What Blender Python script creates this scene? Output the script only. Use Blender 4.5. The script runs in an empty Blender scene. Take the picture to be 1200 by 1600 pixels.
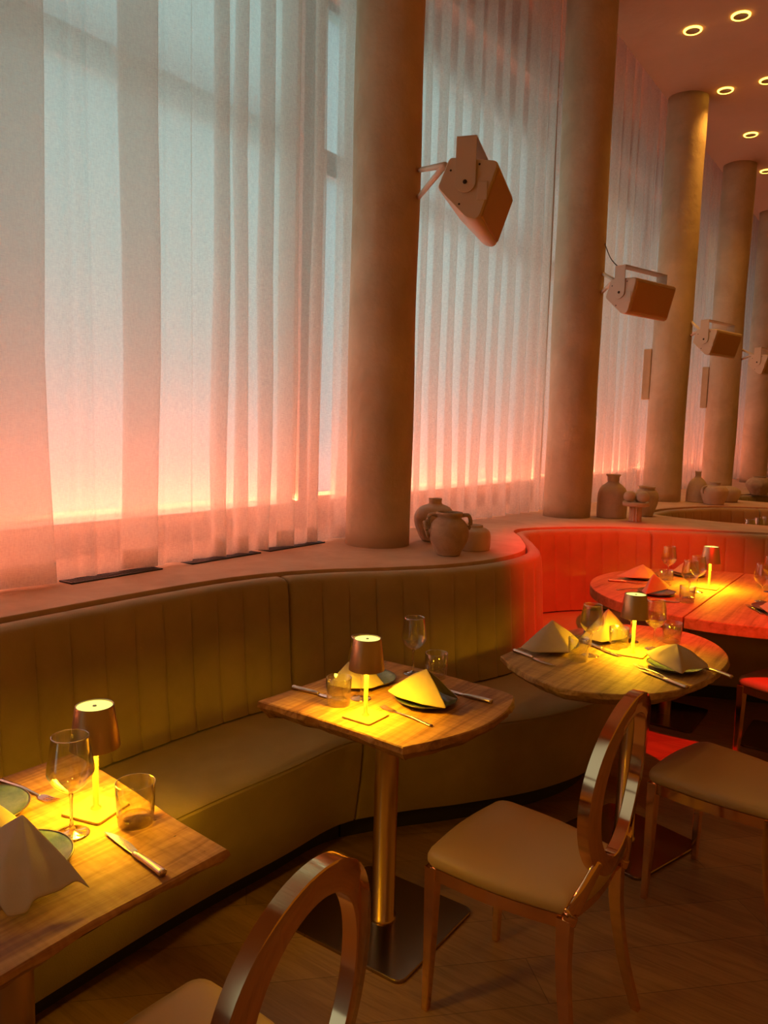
import bpy, bmesh, math, random
from mathutils import Vector, Matrix, noise
PI = math.pi
random.seed(7)
S = bpy.context.scene
COL = S.collection

# ------------------------------------------------------------------ camera
H = 1.61
FPX = 1200.0
def cam_axes(pitch=6.2, yaw=35.0, roll=1.57):
    y, p, r = (math.radians(a) for a in (yaw, pitch, roll))
    f = Vector((-math.sin(y)*math.cos(p), math.cos(y)*math.cos(p), -math.sin(p)))
    rt = Vector((math.cos(y), math.sin(y), 0)); up = rt.cross(f)
    R = math.cos(r)*rt + math.sin(r)*up
    return R, R.cross(f), f
CR, CU, CF = cam_axes()
cd = bpy.data.cameras.new('camera'); cam = bpy.data.objects.new('camera', cd); COL.objects.link(cam)
cam.matrix_world = Matrix(((CR.x, CU.x, -CF.x, 0), (CR.y, CU.y, -CF.y, 0), (CR.z, CU.z, -CF.z, H), (0, 0, 0, 1)))
cd.sensor_fit = 'VERTICAL'; cd.sensor_height = 36.0; cd.sensor_width = 27.0
cd.lens = 36.0*FPX/1600.0; cd.clip_start = 0.02; cd.clip_end = 200
S.camera = cam
S.view_settings.view_transform = 'Standard'; S.view_settings.look = 'None'
S.view_settings.gamma = 1.0; S.view_settings.use_curve_mapping = False
S.view_settings.exposure = 0.0

# ------------------------------------------------------------------ world: dim amber room beyond the built part
def link(nt, a, b): nt.links.new(a, b)
W = bpy.data.worlds.new('world'); S.world = W; W.use_nodes = True
nt = W.node_tree; nt.nodes.clear()
out = nt.nodes.new('ShaderNodeOutputWorld'); bg = nt.nodes.new('ShaderNodeBackground')
tc = nt.nodes.new('ShaderNodeTexCoord'); sp = nt.nodes.new('ShaderNodeSeparateXYZ')
rp = nt.nodes.new('ShaderNodeValToRGB'); mp = nt.nodes.new('ShaderNodeMapRange')
link(nt, tc.outputs['Generated'], sp.inputs[0]); link(nt, sp.outputs['X'], mp.inputs[0])
mp.inputs['From Min'].default_value = -1; mp.inputs['From Max'].default_value = 1
link(nt, mp.outputs[0], rp.inputs[0])
AMB = (0.235, 0.084, 0.006)
rp.color_ramp.elements[0].position = 0.25; rp.color_ramp.elements[0].color = (0.5, 0.72, 0.75, 1)
rp.color_ramp.elements[1].position = 0.42; rp.color_ramp.elements[1].color = AMB + (1,)
link(nt, rp.outputs[0], bg.inputs[0]); bg.inputs[1].default_value = 1.0
link(nt, bg.outputs[0], out.inputs[0])

# ------------------------------------------------------------------ large lights
def add_light(name, kind, loc, energy, color, aim=None, **kw):
    d = bpy.data.lights.new(name, kind); d.energy = energy; d.color = color
    for k, v in kw.items(): setattr(d, k, v)
    o = bpy.data.objects.new(name, d); COL.objects.link(o); o.location = loc
    if aim is not None:
        o.rotation_euler = (Vector(aim)-Vector(loc)).to_track_quat('-Z', 'Y').to_euler()
    return o
COLY = [3.30, 5.44, 7.51, 9.60, 11.75, 13.9]
BAYS = [(-0.6, 3.30), (3.30, 5.44), (5.44, 7.51), (7.51, 9.60), (9.60, 11.75), (11.75, 13.9)]
DAY = (0.60, 0.93, 0.90)
LED = (1.0, 0.185, 0.075)
DAY_E = [70, 43, 22, 17, 14, 12]
LED_E = 18.0
for i, (a, b) in enumerate(BAYS):
    add_light('daylight', 'AREA', (-4.1, (a+b)/2, 3.0), DAY_E[i], DAY, (0, (a+b)/2, 3.0),
              shape='RECTANGLE', size=b-a, size_y=3.6)
    add_light('sill_light', 'AREA', (-3.03, (a+b)/2, 1.175), LED_E*.78*(b-a), LED, (-2.90, (a+b)/2, 1.75),
              shape='RECTANGLE', size=b-a-0.1, size_y=0.03)
    add_light('cove_wash', 'AREA', (-2.72, (a+b)/2, 1.03), LED_E*0.085*(b-a), LED, (-2.48, (a+b)/2, 2.8),
              shape='RECTANGLE', size=b-a-0.1, size_y=0.04)
RED = (1.0, 0.012, 0.006)
add_light('red_spot', 'SPOT', (0.5, 1.4, 4.5), 1700, RED, (-1.13, 4.33, 0.6), spot_size=math.radians(25.5),
          spot_blend=0.5, shadow_soft_size=0.03)
add_light('red_spot', 'SPOT', (0.9, 4.6, 4.5), 230, (1.0, 0.06, 0.02), (-.95, 6.9, 0.5), spot_size=math.radians(26),
          spot_blend=0.9, shadow_soft_size=0.05)

# ------------------------------------------------------------------ materials
def mat(name): 
    m = bpy.data.materials.new(name); m.use_nodes = True; m.node_tree.nodes.clear()
    o = m.node_tree.nodes.new('ShaderNodeOutputMaterial'); return m, m.node_tree, o
def prin(nt, color=(.5,.5,.5), rough=.5, metal=0.0, **kw):
    p = nt.nodes.new('ShaderNodeBsdfPrincipled')
    p.inputs['Base Color'].default_value = (*color, 1); p.inputs['Roughness'].default_value = rough
    p.inputs['Metallic'].default_value = metal
    for k, v in kw.items(): p.inputs[k].default_value = v
    return p
def coords(nt, scale=(1,1,1), rot=(0,0,0)):
    t = nt.nodes.new('ShaderNodeTexCoord'); m = nt.nodes.new('ShaderNodeMapping')
    m.inputs['Scale'].default_value = scale; m.inputs['Rotation'].default_value = rot
    link(nt, t.outputs['Object'], m.inputs[0]); return m.outputs[0]
def noise_tex(nt, vec, scale, detail=4, rough=.55, dist=0.0):
    n = nt.nodes.new('ShaderNodeTexNoise'); n.inputs['Scale'].default_value = scale
    n.inputs['Detail'].default_value = detail; n.inputs['Roughness'].default_value = rough
    n.inputs['Distortion'].default_value = dist
    link(nt, vec, n.inputs['Vector']); return n.outputs['Fac']
def ramp(nt, fac, stops):
    r = nt.nodes.new('ShaderNodeValToRGB'); e = r.color_ramp.elements
    while len(e) < len(stops): e.new(0.5)
    for i, (p, c) in enumerate(stops): e[i].position = p; e[i].color = (*c, 1) if len(c) == 3 else c
    link(nt, fac, r.inputs[0]); return r.outputs[0]
def bump(nt, height, strength=.2, dist=.01):
    b = nt.nodes.new('ShaderNodeBump'); b.inputs['Strength'].default_value = strength
    b.inputs['Distance'].default_value = dist; link(nt, height, b.inputs['Height']); return b.outputs[0]
def simple(name, color, rough=.5, metal=0., **kw):
    m, nt, o = mat(name); p = prin(nt, color, rough, metal, **kw); link(nt, p.outputs[0], o.inputs[0]); return m
def mottled(name, c1, c2, scale=3, rough=.8, bscale=40, bstr=.15, metal=0., sheen=0., det=5, bd=.01):
    m, nt, o = mat(name); v = coords(nt)
    p = prin(nt, c1, rough, metal)
    f = noise_tex(nt, v, scale, det, .6, .4)
    link(nt, ramp(nt, f, [(.3, c1), (.7, c2)]), p.inputs['Base Color'])
    link(nt, bump(nt, noise_tex(nt, v, bscale, 4), bstr, bd), p.inputs['Normal'])
    if sheen: p.inputs['Sheen Weight'].default_value = sheen; p.inputs['Sheen Roughness'].default_value = .4
    link(nt, p.outputs[0], o.inputs[0]); return m
def wood(name, angle, dark=(.13,.050,.016), mid=(.31,.145,.045), light=(.47,.25,.085), rough=.62):
    m, nt, o = mat(name)
    v = coords(nt, (16, 1.3, 16), (0, 0, angle)); v2 = coords(nt, (1,1,1), (0,0,angle))
    p = prin(nt, mid, rough, **{'Specular IOR Level': .25})
    f = noise_tex(nt, v, 1.6, 8, .62, 1.2)
    col = ramp(nt, f, [(.28, dark), (.46, mid), (.62, light), (.8, mid)])
    # cross grain ripple
    v3 = coords(nt, (9, 60, 9), (0,0,angle)); f3 = noise_tex(nt, v3, 1.5, 3, .5)
    mx = nt.nodes.new('ShaderNodeMix'); mx.data_type = 'RGBA'; mx.blend_type = 'MULTIPLY'; mx.inputs[0].default_value = .45
    link(nt, col, mx.inputs[6]); link(nt, ramp(nt, f3, [(.35, (.62,.55,.48)), (.6, (1,1,1))]), mx.inputs[7])
    # worm holes
    vo = nt.nodes.new('ShaderNodeTexVoronoi'); vo.inputs['Scale'].default_value = 26; link(nt, coords(nt, (1.6,.7,1), (0,0,angle)), vo.inputs['Vector'])
    hole = ramp(nt, vo.outputs['Distance'], [(.05, (.12,.08,.05)), (.075, (1,1,1))])
    gate = ramp(nt, noise_tex(nt, v2, 5, 2), [(.56, (0,0,0)), (.6, (1,1,1))])
    mh = nt.nodes.new('ShaderNodeMix'); mh.data_type = 'RGBA'; mh.blend_type = 'MULTIPLY'
    link(nt, gate, mh.inputs[0]); link(nt, mx.outputs[2], mh.inputs[6]); link(nt, hole, mh.inputs[7])
    link(nt, mh.outputs[2], p.inputs['Base Color'])
    link(nt, bump(nt, f, .25, .004), p.inputs['Normal'])
    link(nt, p.outputs[0], o.inputs[0]); return m
def glass_thin(name, tint=(.93,.95,.93)):
    m, nt, o = mat(name)
    t = nt.nodes.new('ShaderNodeBsdfTransparent'); t.inputs[0].default_value = (*tint, 1)
    g = nt.nodes.new('ShaderNodeBsdfGlossy'); g.inputs['Roughness'].default_value = .02; g.inputs[0].default_value = (1,1,1,1)
    lw = nt.nodes.new('ShaderNodeLayerWeight'); lw.inputs[0].default_value = .5
    pw = nt.nodes.new('ShaderNodeMath'); pw.operation = 'POWER'; pw.inputs[1].default_value = 1.9; link(nt, lw.outputs['Facing'], pw.inputs[0])
    f = nt.nodes.new('ShaderNodeMath'); f.operation = 'MULTIPLY_ADD'; f.inputs[1].default_value = .95; f.inputs[2].default_value = .08; link(nt, pw.outputs[0], f.inputs[0])
    mx = nt.nodes.new('ShaderNodeMixShader'); link(nt, f.outputs[0], mx.inputs[0]); link(nt, t.outputs[0], mx.inputs[1]); link(nt, g.outputs[0], mx.inputs[2])
    link(nt, mx.outputs[0], o.inputs[0]); return m
def emit(name, color, strength):
    m, nt, o = mat(name); e = nt.nodes.new('ShaderNodeEmission'); e.inputs[0].default_value = (*color, 1); e.inputs[1].default_value = strength
    link(nt, e.outputs[0], o.inputs[0]); return m
def fabric_sheer(name, color, transp, weave=900, transl=.65, zig=False):
    m, nt, o = mat(name)
    d = nt.nodes.new('ShaderNodeBsdfDiffuse'); d.inputs[0].default_value = (*color, 1)
    tl = nt.nodes.new('ShaderNodeBsdfTranslucent'); tl.inputs[0].default_value = (*color, 1)
    tp = nt.nodes.new('ShaderNodeBsdfTransparent')
    a = nt.nodes.new('ShaderNodeMixShader'); a.inputs[0].default_value = transl
    link(nt, d.outputs[0], a.inputs[1]); link(nt, tl.outputs[0], a.inputs[2])
    b = nt.nodes.new('ShaderNodeMixShader'); link(nt, a.outputs[0], b.inputs[1]); link(nt, tp.outputs[0], b.inputs[2])
    if zig:   # herringbone screen mesh
        tcn = nt.nodes.new('ShaderNodeTexCoord'); s = nt.nodes.new('ShaderNodeSeparateXYZ'); link(nt, tcn.outputs['Object'], s.inputs[0])
        def M(op, x, y=None):
            n = nt.nodes.new('ShaderNodeMath'); n.operation = op
            for i, q in enumerate((x, y)):
                if q is None: continue
                if isinstance(q, (int, float)): n.inputs[i].default_value = q
                else: link(nt, q, n.inputs[i])
            return n.outputs[0]
        pp = M('PINGPONG', s.outputs['Y'], .045)
        ph = M('ADD', M('MULTIPLY', s.outputs['Z'], 1.0), M('MULTIPLY', pp, 1.2))
        w = M('SINE', M('MULTIPLY', ph, 2*PI/.021))
        w2 = M('SINE', M('MULTIPLY', s.outputs['Y'], 2*PI/.0105))
        mr = nt.nodes.new('ShaderNodeMapRange'); link(nt, M('ADD', M('MULTIPLY', w, .75), M('MULTIPLY', w2, .35)), mr.inputs[0])
        mr.inputs['From Min'].default_value = -1; mr.inputs['From Max'].default_value = 1
        mr.inputs['To Min'].default_value = max(0, transp-.25); mr.inputs['To Max'].default_value = transp+.32
        link(nt, mr.outputs[0], b.inputs[0])
    else:
        v = coords(nt, (1, 1, 1)); f = noise_tex(nt, coords(nt, (60, 60, 500)), 1.0, 3, .6)
        f2 = noise_tex(nt, coords(nt, (500, 500, 40)), 1.0, 3, .6)
        ad = nt.nodes.new('ShaderNodeMath'); ad.operation = 'ADD'; link(nt, f, ad.inputs[0]); link(nt, f2, ad.inputs[1])
        mr = nt.nodes.new('ShaderNodeMapRange'); link(nt, ad.outputs[0], mr.inputs[0])
        mr.inputs['From Min'].default_value = .7; mr.inputs['From Max'].default_value = 1.3
        mr.inputs['To Min'].default_value = transp-.1; mr.inputs['To Max'].default_value = transp+.1
        link(nt, mr.outputs[0], b.inputs[0])
    link(nt, b.outputs[0], o.inputs[0]); return m

M_PLASTER = mottled('column_plaster', (.47,.35,.23), (.66,.51,.35), 2.6, .85, 14, .35, bd=.02)
M_CEIL = mottled('ceiling_plaster', (.62,.36,.22), (.68,.41,.26), 1.3, .9, 10, .2, bd=.02)
M_WALL = mottled('wall_paint', (.45,.36,.28), (.50,.40,.31), 2, .9)
M_LEDGE = mottled('ledge_plaster', (.52,.32,.19), (.64,.43,.27), 5, .8, 25, .2)
M_VELVET = mottled('banquette_velvet', (.30,.215,.085), (.38,.275,.12), 4.5, .85, 220, .12, sheen=.25)
M_PLINTH = simple('dark_plinth', (.02,.015,.012), .7)
M_CURT = fabric_sheer('sheer_curtain', (.80,.76,.70), .52)
M_SHADE = fabric_sheer('screen_mesh', (.80,.80,.76), .17, zig=True, transl=.55)
M_GLASSW = glass_thin('window_glass', (.9,.95,.95))
M_FRAME = simple('window_frame_metal', (.35,.34,.32), .5)
M_SHADEBAR = simple('shade_bar', (.75,.72,.66), .5)
M_ROSE = simple('rose_gold_metal', (.82,.49,.24), .10, 1.0)
M_BRASS = simple('brushed_brass', (.55,.36,.17), .28, 1.0)
M_STEELP = simple('bronze_plate', (.30,.20,.12), .22, 1.0)
M_SHADEM = simple('bronze_shade', (.52,.36,.19), .36, .9)
M_GOLDP = simple('gold_powder', (.36,.25,.10), .6, .3)
M_SEAT = simple('beige_leather', (.45,.30,.13), .5)
M_W1 = wood('table_wood', 0.15); M_W2 = wood('table_wood_curly', 0.05); M_W3 = wood('table_wood_oak', 1.05, (.15,.08,.022), (.34,.195,.06), (.46,.285,.09))
M_W4 = wood('table_wood_round', 0.9, (.24,.12,.045), (.40,.22,.08), (.50,.29,.11))
M_GLASS = glass_thin('glassware')
def real_glass(mixf=.68, nm='glass_base'):
    m, nt, o = mat(nm); g = nt.nodes.new('ShaderNodeBsdfGlass'); g.inputs['IOR'].default_value = 1.45; g.inputs['Roughness'].default_value = 0.0
    t = nt.nodes.new('ShaderNodeBsdfTransparent'); mx = nt.nodes.new('ShaderNodeMixShader'); mx.inputs[0].default_value = mixf
    link(nt, g.outputs[0], mx.inputs[1]); link(nt, t.outputs[0], mx.inputs[2]); link(nt, mx.outputs[0], o.inputs[0]); return m
M_GBASE = real_glass(.55)
M_STEM = real_glass(.12, 'glass_stem')
M_NAP = mottled('napkin_linen', (.38,.29,.17), (.43,.33,.20), 8, .85, 400, .2, bd=.002)
M_PLATE = mottled('teal_glaze', (.075,.125,.105), (.15,.20,.17), 30, .25, 60, .1)
M_RIM = simple('plate_rim', (.07,.05,.04), .3)
M_CUT = simple('cutlery_steel', (.62,.52,.45), .22, 1.0)
M_CLAY = mottled('clay', (.56,.41,.30), (.68,.52,.38), 9, .9, 60, .3)
M_CLAYD = mottled('rough_clay', (.34,.23,.15), (.50,.36,.24), 14, .9, 70, .5)
M_SPK = simple('speaker_paint', (.62,.48,.35), .55)
M_GRILL = mottled('speaker_grille', (.48,.29,.14), (.52,.32,.16), 300, .8, 900, .2)
M_DARK = simple('dark_hole', (.03,.02,.015), .6)
M_BLACKM = simple('grille_black', (.03,.03,.035), .5)
M_LTOP = emit('lamp_diffuser', (1.0, .94, .22), 1.35)
M_LUNDER = emit('lamp_underside', (1.0, .70, .08), 3.0)
M_LDOT = simple('lamp_switch', (.5,.5,.45), .4)
M_RING = emit('downlight_glow', (1.0, .52, .06), 7)
M_BAFFLE = simple('downlight_baffle', (.35,.2,.12), .5)

def floor_mat():
    m, nt, o = mat('oak_floor')
    v = coords(nt, (1,1,1), (0,0,math.radians(-45)))
    br = nt.nodes.new('ShaderNodeTexBrick'); link(nt, v, br.inputs['Vector'])
    br.inputs['Scale'].default_value = 1.0; br.inputs['Brick Width'].default_value = 1.7; br.inputs['Row Height'].default_value = .19
    br.inputs['Mortar Size'].default_value = .0012; br.inputs['Color1'].default_value = (.32,.18,.07,1)
    br.inputs['Color2'].default_value = (.25,.135,.05,1); br.inputs['Mortar'].default_value = (.14,.075,.03,1); br.inputs['Bias'].default_value = -.1
    f = noise_tex(nt, coords(nt, (1.5, 18, 1), (0,0,math.radians(-45))), 2, 7, .65, 1.2)
    mx = nt.nodes.new('ShaderNodeMix'); mx.data_type = 'RGBA'; mx.blend_type = 'MULTIPLY'; mx.inputs[0].default_value = .8
    link(nt, br.outputs['Color'], mx.inputs[6]); link(nt, ramp(nt, f, [(.3,(.6,.55,.5)),(.6,(1.1,1.1,1.1))]), mx.inputs[7])
    p = prin(nt, (.3,.2,.1), .45); link(nt, mx.outputs[2], p.inputs['Base Color'])
    link(nt, bump(nt, f, .15, .003), p.inputs['Normal']); link(nt, p.outputs[0], o.inputs[0]); return m
M_FLOOR = floor_mat()

# ------------------------------------------------------------------ mesh helpers
def obj(name, vf, m, parent=None, smooth=True, bevel=0., auto=None):
    me = bpy.data.meshes.new(name); me.from_pydata([tuple(v) for v in vf[0]], [], vf[1]); me.update()
    bm = bmesh.new(); bm.from_mesh(me); bmesh.ops.recalc_face_normals(bm, faces=bm.faces); bm.to_mesh(me); bm.free()
    ms = m if isinstance(m, (list, tuple)) else [m]
    for q in ms: me.materials.append(q)
    o = bpy.data.objects.new(name, me); COL.objects.link(o)
    if smooth:
        me.shade_smooth() if auto is None else me.shade_smooth()
        if auto is not None:
            try: me.set_sharp_from_angle(angle=math.radians(auto))
            except Exception: pass
    if bevel:
        b = o.modifiers.new('bevel', 'BEVEL'); b.width = bevel; b.segments = 2; b.limit_method = 'ANGLE'; b.angle_limit = math.radians(40)
    if parent is not None: o.parent = parent
    return o
def thing(name, label, cat, loc=(0,0,0), rz=0., group=None):
    o = bpy.data.objects.new(name, None); COL.objects.link(o); o.location = loc; o.rotation_euler = (0,0,rz); o.empty_display_size = .05
    tag(o, label, cat, group); return o
def tag(o, label, cat, group=None):
    o['label'] = label; o['category'] = cat
    if group: o['group'] = group
    return o
def struct(name, vf, m, parent=None, label=None, **kw):
    o = obj(name, vf, m, parent, **kw)
    if parent is None: o['kind'] = 'structure'
    if label: o['label'] = label
    return o
def dup(root, loc, rz, label, group=None):
    r = root.copy(); COL.objects.link(r); r.location = loc; r.rotation_euler = (0,0,rz); r['label'] = label
    if group: r['group'] = group
    for ch in list(root.children):
        c = ch.copy(); COL.objects.link(c); c.parent = r
        for g in ch.children:
            d = g.copy(); COL.objects.link(d); d.parent = c
    return r
def merge(*parts):
    V, Fc = [], []
    for v, f in parts:
        n = len(V); V += [Vector(q) for q in v]; Fc += [tuple(i+n for i in q) for q in f]
    return V, Fc
def move(vf, d=(0,0,0), rz=0., M=None):
    mm = M if M is not None else Matrix.Translation(d) @ Matrix.Rotation(rz, 4, 'Z')
    return [mm @ Vector(v) for v in vf[0]], vf[1]
def box(x0, x1, y0, y1, z0, z1):
    return [(x0,y0,z0),(x1,y0,z0),(x1,y1,z0),(x0,y1,z0),(x0,y0,z1),(x1,y0,z1),(x1,y1,z1),(x0,y1,z1)], \
           [(0,3,2,1),(4,5,6,7),(0,1,5,4),(1,2,6,5),(2,3,7,6),(3,0,4,7)]
def lathe(prof, seg=40):
    V, Fc = [], []; n = len(prof)
    for i in range(seg):
        a = 2*PI*i/seg; V += [(r*math.cos(a), r*math.sin(a), z) for r, z in prof]
    for i in range(seg):
        j = (i+1) % seg
        for k in range(n-1): Fc.append((i*n+k, j*n+k, j*n+k+1, i*n+k+1))
    return V, Fc
def rings(rs, cap=True):          # list of closed rings, same count
    V, Fc = [], []; n = len(rs[0])
    for r in rs: V += [Vector(q) for q in r]
    for i in range(len(rs)-1):
        for k in range(n):
            l = (k+1) % n; Fc.append((i*n+k, i*n+l, (i+1)*n+l, (i+1)*n+k))
    if cap: Fc.append(tuple(range(n))); Fc.append(tuple((len(rs)-1)*n+k for k in range(n)))
    return V, Fc
def tube(pts, r, seg=10, flat=None):
    pts = [Vector(p) for p in pts]; rs = []
    up = Vector((0,0,1))
    for i, p in enumerate(pts):
        t = (pts[min(i+1, len(pts)-1)]-pts[max(i-1, 0)]).normalized()
        u = up if abs(t.dot(up)) < .95 else Vector((1,0,0))
        a = t.cross(u).normalized(); b = a.cross(t).normalized()
        ri = r[i] if isinstance(r, (list, tuple)) else r
        ra, rb = ri if isinstance(ri, tuple) else (ri, ri)
        rs.append([p + a*math.cos(2*PI*k/seg)*ra + b*math.sin(2*PI*k/seg)*rb for k in range(seg)])
    return rings(rs)
def cat(pts, n=8, closed=False):
    P = [Vector(p) for p in pts]; out = []; N = len(P)
    for i in range(N if closed else N-1):
        g = (lambda k: P[k % N]) if closed else (lambda k: P[max(0, min(N-1, k))])
        p0, p1, p2, p3 = g(i-1), g(i), g(i+1), g(i+2)
        for j in range(n):
            t = j/n
            out.append(.5*((2*p1)+(p2-p0)*t+(2*p0-5*p1+4*p2-p3)*t*t+(3*p1-p0-3*p2+p3)*t**3))
    if not closed: out.append(P[-1].copy())
    return out
def rrect(w, d, r, n=5):
    o = []
    for cx, cy, a0 in ((w/2-r, d/2-r, 0), (-w/2+r, d/2-r, 90), (-w/2+r, -d/2+r, 180), (w/2-r, -d/2+r, 270)):
        for i in range(n+1):
            a = math.radians(a0+90*i/n); o.append((cx+r*math.cos(a), cy+r*math.sin(a)))
    return o
def ray(u, v): return (u-600)/FPX*CR - (v-800)/FPX*CU + CF
def at(u, v, z):
    d = ray(u, v); t = (z-H)/d.z; return Vector((d.x*t, d.y*t, z))
def atx(u, v, x):
    d = ray(u, v); t = x/d.x; return Vector((x, d.y*t, H+d.z*t))

def vat(u, v, x, y):     # height of a picture point above the spot x, y
    d = ray(u, v); s = math.hypot(x, y)/math.hypot(d.x, d.y); return H+s*d.z

# ------------------------------------------------------------------ room shell
CEIL = 4.65
struct('floor', box(-3.2, 5.0, -3.0, 16.0, -.05, 0), M_FLOOR, smooth=False)
struct('ceiling', box(-2.19, 5.0, -3.0, 16.0, CEIL, CEIL+.35), M_CEIL, smooth=False)
struct('ceiling_pocket', box(-3.2, -2.19, -3.0, 16.0, CEIL+.30, CEIL+.35), M_CEIL, smooth=False)
struct('wall_far', box(-3.2, 5.0, 15.8, 16.0, 0, CEIL+.3), M_WALL, smooth=False)
WT = 4.08; WS = 1.16      # window head and sill
wl = [box(-3.2, -3.0, -3.0, 15.8, 0, WS), box(-3.2, -3.0, -3.0, 15.8, WT, CEIL+.3), box(-3.2, -3.0, -3.0, -.55, WS, WT)]
WINS = []
WY = [(-.55, 3.40), (3.58, 6.72), (6.90, 9.45), (9.63, 12.1), (12.3, 14.0), (14.2, 15.5)]
for i, (a, b) in enumerate(BAYS):
    a_, b_ = WY[i]
    wl.append(box(-3.2, -3.0, b_, (WY+[(15.8, 0)])[i+1][0], WS, WT)); WINS.append((a_, b_))
struct('wall_left', merge(*wl), M_WALL, smooth=False)
for i, (a, b) in enumerate(WINS):
    fr = merge(box(-3.12,-3.06,a,a+.05,WS,WT), box(-3.12,-3.06,b-.05,b,WS,WT), box(-3.12,-3.06,a,b,WS,WS+.05), box(-3.12,-3.06,a,b,WT-.05,WT))
    w = struct('window_%d' % (i+1), fr, M_FRAME, smooth=False)
    obj('transom', box(-3.13,-3.05,a,b,3.10,3.24), M_FRAME, w, smooth=False)
    if b-a > 2.5: obj('mullion', box(-3.13,-3.05,1.30,1.38,WS,WT), M_FRAME, w, smooth=False)
    obj('pane', box(-3.095,-3.085,a+.05,b-.05,WS+.05,WT-.05), M_GLASSW, w, smooth=False)
ORD = ['nearest window', 'second nearest window', 'third window away', 'fourth window away', 'fifth window away', 'farthest window']
BAYN = ['first bay, nearest the camera', 'second bay, behind the tilted speaker', 'third bay, between the second and third columns',
        'fourth bay, between the third and fourth columns', 'fifth bay, past the fourth column', 'sixth and farthest bay']
for i, (a, b) in enumerate(WINS):
    r = thing('screen_shade', 'white mesh roller screen hanging over the %s behind the curtain' % ORD[i], 'window shade', (-2.92, (a+b)/2, 1.155), 0, 'mesh screens behind the curtains')
    s0 = -(b-a)/2 + .02; s1 = (b-a)/2 - .15
    obj('screen', ([(0, s0, .02), (0, s1, .02), (0, s1, 3.35), (0, s0, 3.35)], [(0,1,2,3)]), M_SHADE, r, smooth=False)
    obj('roller_box', box(-.078, .05, s0, s1, 3.33, 3.43), M_SHADEBAR, r, smooth=False)
    obj('bottom_bar', box(-.012, .012, s0, s1, 0, .022), M_SHADEBAR, r, smooth=False)

# columns
def column(i, x, y, rad):
    rs = []; zs = [1.0+ (CEIL-1.0)*k/40 for k in range(41)]
    for z in zs:
        ring = []
        for k in range(48):
            a = 2*PI*k/48; p = Vector((math.cos(a), math.sin(a), z*.9+i*7))
            n = noise.noise(p*1.3)*.010 + noise.noise(p*.6+Vector((3,1,z)))*.006
            ring.append((x+(rad+n)*math.cos(a), y+(rad+n)*math.sin(a), z))
        rs.append(ring)
    o = struct('column', rings(rs), M_PLASTER)
    if i in (2, 3):   # narrow flat panel on the column's window side
        q = obj('side_panel', box(x-rad-.05, x-rad+.02, y-.10, y-.02, 1.95, 2.42), M_PLASTER, o, smooth=False, bevel=.004)
COLX = [-2.35, -2.15, -2.03, -1.98, -1.95, -1.95]
for i, y in enumerate(COLY): column(i, COLX[i], y, .172)

# ------------------------------------------------------------------ curtains
def curtain(idx, path, label):
    # path: list of (x, y) already smooth, z rows with slight drift; one sheet + hem strip
    r = thing('sheer_curtain', label, 'curtain', (path[0][0], path[0][1], 1.0), 0, 'sheer curtains along the window wall')
    ox, oy = path[0]
    zs = [1.012, 1.09, 1.25, 1.5, 1.85, 2.3, 2.8, 3.4, 4.0, 4.5, 4.93]
    def pos(j, z):
        x, y = path[j]; k = (z-1.0)/3.9
        w = .018*noise.noise(Vector((j*.045, z*.9, idx*3.1)))*(1.5-k)
        w2 = .03*noise.noise(Vector((j*.03+9, z*.8, idx*2.7)))*(1.2-k)
        return Vector((x-ox + w, y-oy + w2*.8, z-1.0))
    V, Fc = [], []; n = len(path)
    for z in zs: V += [pos(j, z) for j in range(n)]
    for i in range(len(zs)-1):
        for j in range(n-1): Fc.append((i*n+j, i*n+j+1, (i+1)*n+j+1, (i+1)*n+j))
    obj('curtain_cloth', (V, Fc), M_CURT, r)
    V, Fc = [], []
    for z in (1.010, 1.09): V += [pos(j, z)+Vector((.0015, 0, 0)) for j in range(n)]
    for j in range(n-1): Fc.append((j, j+1, n+j+1, n+j))
    obj('hem', (V, Fc), M_CURT, r)
# first bay, folds laid out one by one: wide overlaps with flatter stretches between them
ctrl = [(-.60,0)]
y = -.45
while y < 1.25: ctrl += [(y, random.uniform(-.03,.03)), (y+.05, random.uniform(-.03,.03))]; y += .13
def fold(y0, y1, d=.03): return [(y0-.01, 0.0), (y1, d), (y1+.012, d*.5), (y0+.01, -.002), (y0, -.02), (y1-.01, -.035), (y1+.02, -.02)]
ctrl += fold(1.41, 1.57, .035) + [(1.66, .015), (1.72, -.01)] + [(1.76, .02), (1.80, -.012), (1.87, .012)]
ctrl += fold(1.935, 2.055, .04) + [(2.10,.01),(2.145,-.012),(2.20,.012),(2.245,.02)]
ctrl += [(2.275,-.01),(2.33,.012)] + fold(2.40, 2.425, .03) + [(2.47,.012)] + fold(2.525,2.55,.03) + [(2.60,.01)] + fold(2.665,2.70,.035)
ctrl += fold(2.80, 2.865, .035) + [(2.92,.0),(2.98,.012)] + fold(3.03,3.06,.03) + [(3.11,.01),(3.15,.02),(3.2,-.015)] + fold(3.255,3.31,.03) + [(3.42,0)]
def cx0(y): return -2.625 + .035*max(0, y-2.0)
p = cat([(cx0(y)+d, y, 0) for y, d in ctrl], 5)
curtain(0, [(q.x, q.y) for q in p], 'pale sheer curtain filling the %s, wide flat folds' % BAYN[0])
def wavy(i, a, b, xa, xb, lam, amp):
    c = []; y = a; k = 0
    while y < b:
        t = (y-a)/(b-a); x = xa+(xb-xa)*t; A = amp*random.uniform(.6, 1.25); L = lam*random.uniform(.75, 1.3)
        c += [(x+A, y+L*.15), (x+A*.8, y+L*.42), (x-A, y+L*.38), (x-A*.9, y+L*.85)]
        y += L; k += 1
    p = cat([(x, y, 0) for x, y in c], 5)
    curtain(i, [(q.x, q.y) for q in p], 'pale sheer curtain with close folds in the %s' % BAYN[i])
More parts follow.
